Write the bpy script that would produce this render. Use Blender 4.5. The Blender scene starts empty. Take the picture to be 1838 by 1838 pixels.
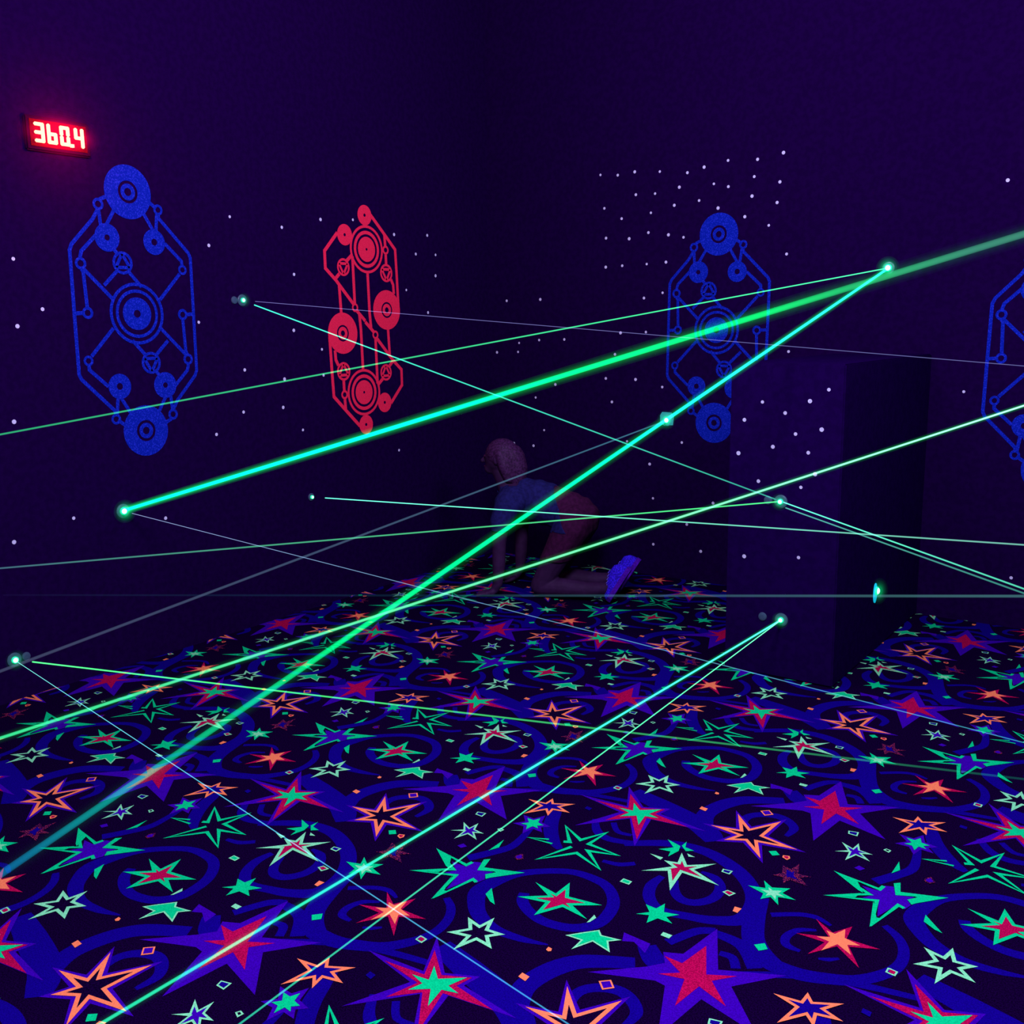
import bpy, bmesh, math
from mathutils import Vector, Matrix
D = {'blue': {'half': [['disc', -0.0023, -0.5547, 0.1221, [[0.0508, 0.0379], [0.0179, 0.0]]], ['disc', -0.1235, -0.3357, 0.0594, [[0.0157, 0.0]]],
                   ['disc', 0.1242, -0.3429, 0.0632, [[0.0132, 0.0]]], ['node', 0.0552, -0.2322, 0.0524, []], ['eye', -0.2712, -0.2118, 0.0232, [[0.0111, 0.0]]],
                   ['eye', 0.2669, -0.2221, 0.0265, [[0.0127, 0.0]]], ['eye', 0.1555, -0.4879, 0.0261, [[0.0125, 0.0]]], ['eye', -0.1571, -0.487, 0.0242, [[0.0116, 0.0]]],
                   ['eye', 0.254, -0.0037, 0.0261, [[0.0125, 0.0]]], ['line', [[0.3187, 0.0004], [0.3136, -0.2781], [0.3014, -0.3048], [0.1879, -0.4205], [0.1603, -0.4635]]],
                   ['line', [[-0.3188, -0.0004], [-0.3228, -0.2712], [-0.3131, -0.2942], [-0.1581, -0.4484], [-0.1567, -0.4677]]],
                   ['line', [[0.2531, -0.0258], [0.2577, -0.1859], [0.2653, -0.1974]]], ['line', [[0.278, -0.0028], [0.3185, -0.001]]], ['line', [[0.1187, -0.0643], [0.2554, -0.1993]]],
                   ['line', [[0.1591, -0.1282], [0.0835, -0.1983]]], ['line', [[-0.036, -0.1243], [0.0264, -0.1922]]], ['line', [[0.0768, -0.2723], [0.1023, -0.2998]]],
                   ['line', [[0.2675, -0.2455], [0.2584, -0.2758], [0.1725, -0.3567]]], ['line', [[-0.1306, -0.0661], [-0.2535, -0.1918]]],
                   ['line', [[-0.271, -0.2324], [-0.2699, -0.253], [-0.1822, -0.3324]]], ['line', [[-0.1237, -0.3868], [-0.0694, -0.4768]]],
                   ['line', [[-0.1383, -0.3901], [-0.1494, -0.4662]]], ['line', [[-0.1482, -0.4928], [-0.0872, -0.5361]]], ['line', [[0.1506, -0.3956], [0.1551, -0.4631]]],
                   ['line', [[0.1457, -0.5096], [0.086, -0.536]]], ['line', [[0.1307, -0.3855], [0.0676, -0.4833]]]],
          'cen': [['disc', 0, 0, 0.0759, [[0.018, 0]]], ['ring', 0, 0, 0.1127, 0.0979], ['ring', 0, 0, 0.1441, 0.1289]]},
 'g1c': [2.882, 1.6867],
 'g3c': [-2.587, 1.5608],
 'g2c': [4.4185, 1.6439],
 'red': {'half': [['disc', 0.0291, 0.6133, 0.0582, [[0.0093, 0.0]]], ['disc', -0.1409, 0.4917, 0.0598, [[0.0091, 0.0]]], ['disc', 0.1902, 0.0672, 0.1186, [[0.0474, 0.0374], [0.0162, 0.0]]],
                  ['disc', 0.0351, 0.4187, 0.0722, [[0.0077, 0.0]]], ['ring', 0.0351, 0.4187, 0.1065, 0.0866], ['ring', 0.0351, 0.4187, 0.1389, 0.1233], ['node', -0.1626, 0.309, 0.0503, []],
                  ['node', 0.1974, 0.2873, 0.0541, []], ['eye', 0.1987, 0.4229, 0.0257, [[0.0122, 0.0]]], ['eye', -0.0814, 0.0802, 0.0246, [[0.0117, 0.0]]],
                  ['line', [[0.0821, 0.6173], [0.1963, 0.5125], [0.2847, 0.4293], [0.2903, 0.2987], [0.297, 0.0888]]], ['line', [[0.1935, 0.5164], [0.1976, 0.4474]]],
                  ['line', [[0.1992, 0.3984], [0.2001, 0.3368]]], ['line', [[0.2376, 0.2512], [0.2558, 0.2184], [0.2592, 0.1641]]],
                  ['line', [[-0.1986, 0.4997], [-0.3044, 0.3939], [-0.3043, 0.2979], [-0.2268, 0.2345], [-0.0944, 0.1022]]], ['line', [[-0.1968, 0.2705], [-0.2319, 0.2402]]],
                  ['line', [[-0.1363, 0.3434], [-0.0935, 0.3767]]], ['line', [[-0.0846, 0.3732], [-0.0817, 0.1023]]], ['line', [[0.0359, 0.282], [0.0399, 0.0461], [0.0475, -0.0382]]],
                  ['line', [[-0.2022, 0.2037], [-0.1955, 0.0458]]], ['line', [[-0.068, 0.0622], [0.0005, 0.0028]]]],
         'cen': []},
 'dback': [[-3.3928, 2.5265], [-3.2683, 2.5129], [-3.1488, 2.5211], [-2.9769, 2.5059], [-2.7938, 2.4817], [-2.6866, 2.5026], [-2.5368, 2.5246], [-2.3572, 2.512], [-2.2059, 2.5319],
           [-2.3744, 2.4198], [-2.2214, 2.3768], [-2.6226, 2.4028], [-2.5313, 2.379], [-2.8454, 2.4039], [-3.0074, 2.381], [-3.1399, 2.3858], [-2.3846, 2.3138], [-2.7148, 2.3164],
           [-2.2339, 2.2663], [-2.5929, 2.264], [-3.364, 2.3224], [-2.8769, 2.3023], [-3.0347, 2.2706], [-3.2392, 2.2509], [-2.4253, 2.203], [-2.2792, 2.1448], [-3.0506, 2.1548],
           [-2.9135, 2.1328], [-2.8128, 2.1119], [-3.3514, 2.1401], [-3.1849, 2.1265], [-2.1684, 1.9804], [-2.9281, 1.9726], [-3.0602, 1.9673], [-3.2336, 1.9653], [-3.3531, 1.9622],
           [-2.9484, 1.7905], [-3.0776, 1.7623], [-3.8585, 1.7753], [-3.0618, 1.5539], [-3.2837, 1.4154], [-3.2435, 1.5504], [-2.1373, 1.4353], [-1.0464, 2.2765], [-4.0369, 1.4896],
           [-3.8711, 1.5082], [-4.2269, 1.4258], [-4.0468, 1.4293], [-3.6695, 1.5113], [-3.7429, 1.214], [-3.9047, 1.1223], [-3.3511, 1.2612], [-3.1328, 1.2583], [-2.9433, 1.2147],
           [-3.3053, 1.111], [-3.8372, 0.9029], [-4.0915, 0.7996], [-3.9268, 0.7909], [-3.1917, 0.861], [-4.1364, 1.7739], [-3.0261, 0.7242], [-2.9997, 0.5048], [-2.9939, 0.2044],
           [-2.6603, 0.1974], [-2.8028, 0.8744], [-2.7592, 0.3595], [-1.1849, 1.23], [-0.8934, 0.2682], [-2.5842, 0.5113]],
 'dblk': [[-1.7162, 1.2561], [-1.6109, 1.2114], [-1.5028, 1.2663], [-1.4233, 1.3171], [-1.7982, 1.174], [-1.4471, 1.1467], [-1.561, 1.1219], [-1.6618, 1.0605], [-1.8223, 1.0224],
          [-1.5014, 1.0438], [-1.4679, 0.9525], [-1.5285, 0.8899], [-1.7239, 0.902], [-1.7814, 0.5494], [-1.5271, 0.575]],
 'dleft': [[3.4634, 2.1745], [3.8076, 2.1454], [4.0945, 2.207], [4.3497, 2.2241], [3.3215, 2.0246], [4.6984, 2.1627], [2.3082, 1.9152], [4.8928, 2.0564], [5.0786, 1.9293], [5.0845, 2.0602],
           [5.0079, 2.1767], [4.793, 1.8343], [2.4159, 1.7058], [2.2962, 1.6338], [3.2284, 1.6451], [3.877, 1.9001], [3.8532, 1.5978], [4.0568, 1.4889], [3.4978, 1.3963], [3.7676, 1.3345],
           [4.0599, 1.342], [4.9937, 1.6968], [5.7257, 1.4231], [3.4727, 1.176], [3.7466, 1.1808], [3.8817, 1.0438], [3.2893, 1.0742], [2.1822, 0.7078], [2.4669, 0.7677], [2.9486, 0.6888],
           [2.2381, 1.2287], [4.6741, 0.8435], [5.7869, 1.4895]],
 'lens': {'m1': [-4.285, 2.7171, 0.762],
          'm2': [-4.285, 3.5083, 1.7566],
          'm3': [-4.285, 3.916, 0.6544],
          'm4': [-4.285, 2.1263, 0.1871],
          'm5': [-2.9047, 5.65, 1.0099],
          'm6': [-1.6013, 5.65, 1.8781],
          'm7': [-1.6161, 4.244, 0.8193],
          'm8': [-1.5947, 4.244, 0.2789],
          'm9': [-1.355, 4.8271, 0.3175]},
 'beams': [['A', [-4.285, 2.7171, 0.762], [-0.0518, 2.1165, 1.8376]], ['B', [-1.6013, 5.65, 1.8781], [-1.4279, 0.3582, 0.7412]], ['C', [-0.5326, 4.8546, 1.3231], [-2.3088, 0.5997, 0.6655]],
           ['D', [-1.6013, 5.65, 1.8781], [-3.3599, 1.2194, 1.2268]], ['E', [-4.2316, 3.523, 1.7379], [-1.6161, 4.244, 0.8193]], ['F', [-4.2119, 3.5163, 1.7502], [-0.337, 3.941, 1.4123]],
           ['G', [-1.6161, 4.244, 0.8193], [-3.6398, 1.4473, 0.7955]], ['H', [-4.1721, 3.9031, 0.6615], [-0.2204, 3.4505, 0.9095]], ['I', [-2.9047, 5.65, 1.0099], [-2.5129, 0.8681, 0.7198]],
           ['J', [-4.1886, 2.1434, 0.1921], [-0.4271, 2.8097, 0.3888]], ['K', [-4.285, 2.1263, 0.1871], [-0.5665, 1.1408, 0.5237]],
           ['L', [-1.5947, 4.244, 0.2789], [-1.5517, 0.6497, 0.3865]], ['M', [-1.5947, 4.244, 0.2789], [-1.3372, 0.8053, 0.3825]],
           ['N', [-4.2386, 2.7213, 0.7576], [-0.1864, 3.0902, 0.3727]], ['O', [-1.6161, 4.244, 0.8193], [-0.3625, 3.1469, 0.8041]], ['P', [-1.605, 4.244, 0.7952], [-0.3622, 3.1446, 0.7921]],
           ['Q', [-4.285, 2.0971, 0.4886], [-0.1012, 2.8679, 0.9253]]],
 'carpet': [['star', 3, 'orange',
             [[-2.2823, 2.3561], [-2.2095, 2.2849], [-2.1456, 2.3862], [-2.156, 2.2649], [-2.0386, 2.2432], [-2.1557, 2.2184], [-2.1118, 2.1312], [-2.192, 2.2049], [-2.2492, 2.1719],
              [-2.2258, 2.225], [-2.3238, 2.2362], [-2.2343, 2.2602]],
             0.0112, 'dark', 'violet'],
            ['star', 1, 'violet',
             [[-1.6069, 1.8342], [-1.4916, 1.7276], [-1.4093, 1.7672], [-1.421, 1.7163], [-1.2444, 1.6939], [-1.4284, 1.6653], [-1.3894, 1.4821], [-1.4894, 1.6312], [-1.6143, 1.4897],
              [-1.5396, 1.6511], [-1.7165, 1.686], [-1.5408, 1.7024]],
             0, None, None],
            ['star', 2, 'crimson',
             [[-1.5733, 1.7851], [-1.4925, 1.7161], [-1.4228, 1.7513], [-1.4347, 1.7047], [-1.3074, 1.685], [-1.4447, 1.6642], [-1.4034, 1.5231], [-1.4882, 1.6383], [-1.5499, 1.5748],
              [-1.5223, 1.6587], [-1.6517, 1.6773], [-1.5294, 1.6927]],
             0, None, None],
            ['star', 3, 'green',
             [[-1.5312, 1.7336], [-1.4896, 1.6986], [-1.4331, 1.7442], [-1.4513, 1.6931], [-1.4126, 1.6845], [-1.4552, 1.6715], [-1.4433, 1.6065], [-1.4795, 1.6589], [-1.5232, 1.6243],
              [-1.5098, 1.6632], [-1.5548, 1.6751], [-1.506, 1.6829]],
             0, None, None],
            ['star', 2, 'crimson',
             [[-1.8652, 1.917], [-1.8073, 1.8809], [-1.7735, 1.9375], [-1.7689, 1.8747], [-1.6831, 1.8781], [-1.7524, 1.8434], [-1.7036, 1.7699], [-1.7788, 1.8278], [-1.8296, 1.7536],
              [-1.8107, 1.8271], [-1.8864, 1.8237], [-1.8092, 1.855]],
             0, None, None],
            ['star', 3, 'orange',
             [[-1.8241, 1.8804], [-1.8005, 1.8774], [-1.7846, 1.9131], [-1.7736, 1.8742], [-1.7304, 1.8638], [-1.7585, 1.8482], [-1.7371, 1.8108], [-1.78, 1.8365], [-1.8057, 1.7857],
              [-1.8018, 1.8359], [-1.8361, 1.8392], [-1.8061, 1.8572]],
             0, None, None],
            ['star', 3, 'green',
             [[-1.5413, 2.2009], [-1.4591, 2.185], [-1.4568, 2.256], [-1.4192, 2.1927], [-1.3193, 2.209], [-1.3867, 2.1609], [-1.3181, 2.1273], [-1.4056, 2.1386], [-1.449, 2.0606],
              [-1.4579, 2.1299], [-1.5397, 2.1097], [-1.4713, 2.1636]],
             0.0112, 'crimson', None],
            ['star', 3, 'pale',
             [[-1.5935, 1.9503], [-1.5431, 1.9384], [-1.5314, 1.9895], [-1.5114, 1.9375], [-1.4616, 1.9435], [-1.4903, 1.9098], [-1.4528, 1.873], [-1.5096, 1.8794], [-1.534, 1.8122],
              [-1.5415, 1.8769], [-1.5976, 1.863], [-1.5595, 1.9094]],
             0.0105, 'dark', None],
            ['star', 3, 'pale',
             [[-1.3275, 2.0321], [-1.2981, 2.0673], [-1.265, 2.1041], [-1.2478, 2.0871], [-1.1934, 2.0988], [-1.2186, 2.0732], [-1.1918, 2.0348], [-1.253, 2.0494], [-1.2813, 1.9893],
              [-1.2818, 2.0368]],
             0.005, 'green', None],
            ['star', 3, 'pale', [[-1.3112, 2.1138], [-1.3129, 2.1569], [-1.3009, 2.1468], [-1.3052, 2.1205]], 0, None, None],
            ['star', 3, 'green',
             [[-1.2208, 2.282], [-1.1873, 2.2807], [-1.1785, 2.3155], [-1.1615, 2.2771], [-1.1215, 2.2888], [-1.1453, 2.2593], [-1.1179, 2.241], [-1.1617, 2.2402], [-1.1764, 2.2042],
              [-1.1882, 2.2402], [-1.2212, 2.2254], [-1.1945, 2.2544]],
             0, None, None],
            ['star', 3, 'green',
             [[-2.0551, 2.0191], [-2.0219, 1.9968], [-1.9771, 2.0212], [-1.987, 1.9861], [-1.9431, 1.9731], [-1.9896, 1.9595], [-1.974, 1.9216], [-2.0065, 1.9479], [-2.0263, 1.9221],
              [-2.0306, 1.9531], [-2.0822, 1.9682], [-2.0361, 1.9839]],
             0, None, None],
            ['star', 4, 'pale',
             [[-2.0299, 1.9913], [-2.0131, 1.9826], [-1.992, 1.9952], [-1.9954, 1.9772], [-1.975, 1.9696], [-1.9973, 1.9647], [-1.9895, 1.9412], [-2.0082, 1.9573], [-2.0203, 1.9446],
              [-2.0204, 1.9601], [-2.0454, 1.9681], [-2.0223, 1.9757]],
             0, None, None],
            ['star', 3, 'pale',
             [[-0.8827, 2.9312], [-0.8427, 2.9116], [-0.8372, 2.9522], [-0.821, 2.9133], [-0.781, 2.908], [-0.8098, 2.8948], [-0.7759, 2.8636], [-0.8221, 2.8767], [-0.8399, 2.8292],
              [-0.845, 2.8837], [-0.8832, 2.8641], [-0.8518, 2.8922]],
             0.006, 'violet', None],
            ['star', 3, 'green',
             [[-1.7832, 2.5062], [-1.7582, 2.5044], [-1.7466, 2.5273], [-1.7371, 2.5002], [-1.7121, 2.4952], [-1.7275, 2.481], [-1.7149, 2.4678], [-1.738, 2.4702], [-1.7431, 2.4414],
              [-1.7562, 2.4651], [-1.7791, 2.4642], [-1.7617, 2.4834]],
             0, None, 'violet'],
            ['star', 3, 'orange',
             [[-0.7997, 3.1839], [-0.7353, 3.1945], [-0.7328, 3.2348], [-0.7104, 3.2078], [-0.6476, 3.2433], [-0.6772, 3.1977], [-0.6292, 3.1806], [-0.6862, 3.1664], [-0.6782, 3.1226],
              [-0.7075, 3.1519], [-0.7536, 3.0885], [-0.7392, 3.1662]],
             0.0085, 'ribbon', None],
            ['stroke', 3, 'green',
             [[-1.6009, 2.4436], [-1.5829, 2.4525], [-1.649, 2.5309], [-1.5617, 2.4821], [-1.5177, 2.5688], [-1.528, 2.475], [-1.4191, 2.4678], [-1.5091, 2.439], [-1.422, 2.3675],
              [-1.5297, 2.4084], [-1.6095, 2.3095], [-1.5625, 2.4312]],
             0.013],
            ['stroke', 3, 'green', [[-1.6467, 2.4295], [-1.7068, 2.4024], [-1.6233, 2.4126]], 0.009],
            ['stroke', 3, 'green',
             [[-0.7035, 2.7503], [-0.708, 2.726], [-0.8375, 2.7471], [-0.7239, 2.685], [-0.8175, 2.6123], [-0.6977, 2.6643], [-0.6737, 2.541], [-0.6425, 2.675], [-0.6249, 2.6683]], 0.0115],
            ['star', 3, 'green', [[-0.8485, 2.7517], [-0.7763, 2.7383], [-0.7408, 2.6819], [-0.7568, 2.6879]], 0, None, None],
            ['star', 3, 'green', [[-0.8309, 2.6058], [-0.7447, 2.678], [-0.7526, 2.6458]], 0, None, None],
            ['star', 3, 'green', [[-0.6766, 2.5264], [-0.7053, 2.6562], [-0.6747, 2.5814], [-0.6653, 2.5826]], 0, None, None],
            ['star', 3, 'green',
             [[-0.6841, 2.781], [-0.669, 2.7955], [-0.6556, 2.7461], [-0.5379, 2.7908], [-0.6037, 2.7126], [-0.6132, 2.6978], [-0.6292, 2.7168], [-0.6093, 2.7443], [-0.6168, 2.7448],
              [-0.6627, 2.7216]],
             0, None, None],
            ['star', 3, 'green', [[-0.7047, 2.8322], [-0.7045, 2.9125], [-0.6888, 2.8643]], 0, None, None],
            ['star', 3, 'green', [[-0.5687, 2.669], [-0.5107, 2.6062], [-0.5314, 2.6116], [-0.5647, 2.634]], 0, None, None],
            ['star', 2, 'violet',
             [[-0.7073, 2.7191], [-0.7021, 2.7542], [-0.6794, 2.764], [-0.6627, 2.7216], [-0.6162, 2.7424], [-0.6286, 2.7145], [-0.6137, 2.6948], [-0.6227, 2.6645], [-0.6444, 2.6818],
              [-0.6739, 2.5871], [-0.6935, 2.6671], [-0.7369, 2.6566], [-0.7152, 2.6854], [-0.7555, 2.7175]],
             0, None, None],
            ['star', 3, 'pale',
             [[-1.2641, 2.5915], [-1.2181, 2.5353], [-1.1497, 2.5916], [-1.19, 2.5236], [-1.0927, 2.4858], [-1.2114, 2.4887], [-1.1972, 2.3822], [-1.2514, 2.4734], [-1.3166, 2.4306],
              [-1.2515, 2.503], [-1.2881, 2.5208], [-1.2487, 2.5332]],
             0.0105, 'crimson', None],
            ['star', 3, 'green', [[-1.3377, 2.6407], [-1.2856, 2.6253], [-1.2766, 2.5948], [-1.2882, 2.5477], [-1.2961, 2.5782], [-1.3329, 2.5708], [-1.2993, 2.6059]], 0, None, None],
            ['star', 3, 'green', [[-1.2818, 2.6617], [-1.2704, 2.629], [-1.2386, 2.6241], [-1.2582, 2.6074], [-1.2834, 2.6301]], 0, None, None],
            ['star', 3, 'pale', [[-1.3428, 2.5331], [-1.2982, 2.5344], [-1.2989, 2.5179]], 0, None, None],
            ['star', 3, 'pale', [[-1.2487, 2.5975], [-1.2198, 2.5913], [-1.2369, 2.5828]], 0, None, None],
            ['star', 3, 'dimpink',
             [[-0.9853, 2.6981], [-0.9548, 2.688], [-0.9459, 2.7314], [-0.9282, 2.6758], [-0.8904, 2.6807], [-0.9178, 2.6589], [-0.8802, 2.626], [-0.9362, 2.6314], [-0.9464, 2.6008],
              [-0.959, 2.6336], [-0.9888, 2.6281], [-0.9684, 2.6542]],
             0.012, 'ribbon', None],
            ['star', 1, 'violet',
             [[-1.0086, 2.2896], [-0.9332, 2.1299], [-0.7844, 2.2046], [-0.8792, 2.0878], [-0.7617, 1.9624], [-0.9188, 2.0027], [-0.9442, 1.828], [-1.0141, 1.9984], [-1.0433, 2.0015],
              [-1.198, 1.9355], [-1.0866, 2.0392], [-1.0557, 2.0786], [-1.0805, 2.1164], [-1.0346, 2.1389]],
             0, None, None],
            ['star', 2, 'crimson',
             [[-0.9997, 2.2029], [-0.949, 2.0949], [-0.8832, 2.1326], [-0.9273, 2.0798], [-0.8595, 2.0119], [-0.9439, 2.0429], [-0.9595, 1.9445], [-0.9857, 2.0479], [-1.0493, 2.0297],
              [-1.0053, 2.0646], [-1.0697, 2.1031], [-1.0188, 2.1018]],
             0, None, None],
            ['star', 1, 'violet', [[-1.206, 2.1333], [-1.1242, 2.1288], [-1.1173, 2.0863], [-1.1634, 2.1113], [-1.1909, 2.0971]], 0, None, None],
            ['star', 3, 'orange', [[-2.4033, 2.3183], [-2.4037, 2.3367], [-2.3796, 2.3335], [-2.3784, 2.3133]], 0, None, None],
            ['star', 3, 'orange', [[-2.2292, 2.4172], [-2.2061, 2.4387], [-2.1834, 2.4167], [-2.205, 2.3938]], 0.0045, 'violet', None],
            ['star', 3, 'green', [[-2.107, 2.1843], [-2.0896, 2.199], [-2.0707, 2.1819], [-2.0877, 2.166]], 0, None, None],
            ['star', 3, 'orange', [[-2.0596, 2.1739], [-2.0622, 2.1863], [-2.044, 2.193], [-2.0371, 2.1801], [-2.042, 2.1662]], 0.0045, 'crimson', None],
            ['star', 3, 'pale', [[-2.177, 1.9931], [-2.1798, 2.0115], [-2.15, 2.0157], [-2.1508, 1.993]], 0.0045, 'ribbon', None],
            ['star', 3, 'pale', [[-2.1298, 1.8957], [-2.1212, 1.9129], [-2.0942, 1.9095], [-2.1043, 1.8857]], 0.0045, 'crimson', None],
            ['star', 3, 'orange', [[-2.0662, 1.8226], [-2.0705, 1.8464], [-2.0505, 1.8481], [-2.052, 1.8218]], 0, None, None],
            ['star', 3, 'pale', [[-1.9417, 2.4285], [-1.9472, 2.4479], [-1.9159, 2.4561], [-1.9125, 2.4278]], 0.0045, 'ribbon', None],
            ['star', 3, 'pale', [[-0.7636, 2.9558], [-0.7576, 2.9685], [-0.7415, 2.9644], [-0.7448, 2.9471]], 0.0045, 'dark', None],
            ['star', 3, 'dimpink', [[-1.6735, 2.2773], [-1.6756, 2.2921], [-1.663, 2.3106], [-1.6448, 2.2873], [-1.6577, 2.272]], 0.0045, 'violet', None],
            ['star', 3, 'pale', [[-1.3396, 2.3424], [-1.339, 2.3637], [-1.3097, 2.363], [-1.309, 2.3429]], 0.0045, 'green', None],
            ['star', 3, 'pale', [[-1.6606, 2.8538], [-1.6603, 2.8754], [-1.6393, 2.8709], [-1.6404, 2.8506]], 0.0045, 'violet', None],
            ['star', 3, 'orange', [[-1.3347, 1.951], [-1.3359, 1.9643], [-1.3243, 1.9628], [-1.3199, 1.9532], [-1.3261, 1.9475]], 0, None, None],
            ['star', 3, 'pale', [[-1.1191, 2.176], [-1.1202, 2.1926], [-1.093, 2.1931], [-1.0938, 2.1754]], 0, None, None],
            ['star', 3, 'green', [[-0.8992, 2.2771], [-0.8789, 2.2993], [-0.8627, 2.2788], [-0.8794, 2.2592]], 0, None, None],
            ['star', 3, 'pale', [[-1.6433, 1.7894], [-1.6423, 1.8122], [-1.6191, 1.8086], [-1.6203, 1.7869]], 0.0045, 'crimson', None],
            ['star', 3, 'ribbon', [[-1.6486, 1.6058], [-1.6493, 1.6229], [-1.6278, 1.6202], [-1.6269, 1.6012]], 0, None, None],
            ['star', 3, 'violet', [[-0.8038, 2.8008], [-0.7956, 2.8219], [-0.7757, 2.8139], [-0.7847, 2.7955]], 0, None, None],
            ['ribbon', 0, 'ribbon',
             [[-1.5357, 2.1378], [-1.5159, 2.1008], [-1.4682, 2.0684], [-1.4062, 2.0534], [-1.3303, 2.0726], [-1.2856, 2.1263], [-1.2856, 2.1943], [-1.3067, 2.2504], [-1.3527, 2.2981],
              [-1.4057, 2.3147], [-1.4822, 2.3106], [-1.5519, 2.2689], [-1.6103, 2.2105], [-1.6421, 2.1404], [-1.6492, 2.0712], [-1.6186, 2.0191], [-1.572, 1.9757], [-1.4985, 1.9489],
              [-1.4119, 1.9542], [-1.343, 1.9728]],
             [0.03, 0.034, 0.034, 0.034, 0.036, 0.038, 0.038, 0.036, 0.034, 0.034, 0.03, 0.03, 0.034, 0.05, 0.055, 0.05, 0.045, 0.035, 0.025, 0.005]],
            ['ribbon', 0, 'ribbon', [[-0.9155, 2.4334], [-0.855, 2.4778], [-0.809, 2.4912], [-0.7639, 2.4761]], [0.02, 0.02, 0.02, 0.01]],
            ['ribbon', 0, 'ribbon',
             [[-0.6461, 2.5574], [-0.6045, 2.5265], [-0.5757, 2.4795], [-0.5659, 2.4176], [-0.5825, 2.3575], [-0.6348, 2.2868], [-0.7013, 2.2493], [-0.7628, 2.2282], [-0.8336, 2.2278]],
             [0.02, 0.026, 0.028, 0.03, 0.034, 0.04, 0.045, 0.05, 0.05]],
            ['ribbon', 0, 'ribbon', [[-0.7889, 2.4337], [-0.8286, 2.4063], [-0.844, 2.3611], [-0.8309, 2.3267], [-0.7921, 2.3205]], [0.01, 0.02, 0.024, 0.024, 0.012]],
            ['ribbon', 0, 'ribbon', [[-0.7433, 2.3174], [-0.7202, 2.3288], [-0.6997, 2.3476]], [0.008, 0.016, 0.008]],
            ['ribbon', 0, 'ribbon',
             [[-1.2526, 2.441], [-1.2558, 2.3795], [-1.2288, 2.3181], [-1.1759, 2.2833], [-1.1002, 2.2985], [-1.0306, 2.323], [-0.9723, 2.371], [-0.9769, 2.4638], [-1.0243, 2.5444],
              [-1.1019, 2.6057], [-1.2075, 2.6421], [-1.3225, 2.6237], [-1.4398, 2.5435]],
             [0.02, 0.034, 0.036, 0.034, 0.034, 0.04, 0.05, 0.05, 0.05, 0.05, 0.045, 0.04, 0.03]],
            ['ribbon', 0, 'ribbon', [[-1.2128, 2.4444], [-1.1843, 2.3882], [-1.1484, 2.3623], [-1.1088, 2.373], [-1.0807, 2.42], [-1.0854, 2.4791], [-1.1209, 2.5194], [-1.1689, 2.5288]],
             [0.02, 0.03, 0.032, 0.032, 0.032, 0.032, 0.03, 0.01]],
            ['ribbon', 0, 'ribbon', [[-1.1178, 2.0355], [-1.2241, 1.971], [-1.2693, 1.9127], [-1.2921, 1.8441], [-1.2938, 1.7877], [-1.268, 1.7362]], [0.045, 0.055, 0.06, 0.06, 0.06, 0.05]],
            ['ribbon', 0, 'ribbon', [[-1.573, 1.809], [-1.4548, 1.7753], [-1.3622, 1.7486], [-1.2877, 1.7225], [-1.2309, 1.6842], [-1.1974, 1.6518]], [0.06, 0.08, 0.085, 0.085, 0.08, 0.06]],
            ['ribbon', 0, 'ribbon', [[-1.1625, 1.7896], [-1.1766, 1.8523], [-1.1509, 1.8951], [-1.1, 1.9179], [-1.0545, 1.9045], [-1.0218, 1.8679], [-1.0248, 1.8087]],
             [0.02, 0.03, 0.032, 0.035, 0.035, 0.03, 0.015]],
            ['ribbon', 0, 'ribbon', [[-1.7484, 2.642], [-1.7255, 2.5796], [-1.6943, 2.511], [-1.6404, 2.4408], [-1.5874, 2.402]], [0.03, 0.045, 0.05, 0.045, 0.02]],
            ['ribbon', 0, 'ribbon', [[-1.7388, 2.466], [-1.7195, 2.3386], [-1.7517, 2.263], [-1.7897, 2.1977]], [0.02, 0.03, 0.035, 0.035]],
            ['ribbon', 0, 'ribbon', [[-1.5969, 2.6294], [-1.5511, 2.5653], [-1.4931, 2.5414], [-1.411, 2.5632]], [0.02, 0.03, 0.03, 0.025]],
            ['ribbon', 0, 'ribbon', [[-1.535, 2.6417], [-1.4927, 2.598], [-1.4452, 2.6021]], [0.02, 0.02, 0.015]],
            ['ribbon', 0, 'ribbon', [[-1.4419, 2.4167], [-1.3905, 2.4265], [-1.3529, 2.4586]], [0.015, 0.022, 0.02]],
            ['ribbon', 0, 'ribbon', [[-2.0454, 2.5715], [-1.9438, 2.6489], [-1.808, 2.7326], [-1.6849, 2.7744], [-1.545, 2.8043]], [0.02, 0.025, 0.025, 0.025, 0.02]],
            ['ribbon', 0, 'ribbon', [[-0.9593, 2.1956], [-0.9246, 2.1965], [-0.8989, 2.1603]], [0.02, 0.025, 0.025]],
            ['ribbon', 0, 'ribbon', [[-1.0058, 2.2691], [-0.9237, 2.2578], [-0.8595, 2.1875]], [0.03, 0.04, 0.04]],
            ['ribbon', 0, 'ribbon', [[-1.0907, 2.1616], [-1.0492, 2.2491], [-1.0073, 2.278]], [0.03, 0.03, 0.03]],
            ['ribbon', 0, 'ribbon', [[-0.978, 2.4989], [-0.9467, 2.3911], [-0.9062, 2.2939], [-0.8394, 2.2328], [-0.7785, 2.2217]], [0.06, 0.06, 0.06, 0.06, 0.04]],
            ['ribbon', 0, 'ribbon', [[-1.1283, 2.1164], [-1.0855, 2.0761], [-1.0314, 2.0465]], [0.05, 0.06, 0.05]]],
 'u': [1.0582, 0.5659],
 'v': [-0.0149, 1.0639],
 'cam': [[0.809538, 0.094686, -0.579382], [0.586874, -0.155886, 0.79453], [-0.015086, -0.983226, -0.181764]],
 'pf': [-3.6584, 4.8221, 0.0],
 'pb': [-2.8916, 5.0381, 0.0]}
S = bpy.context.scene
COL = S.collection
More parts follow.
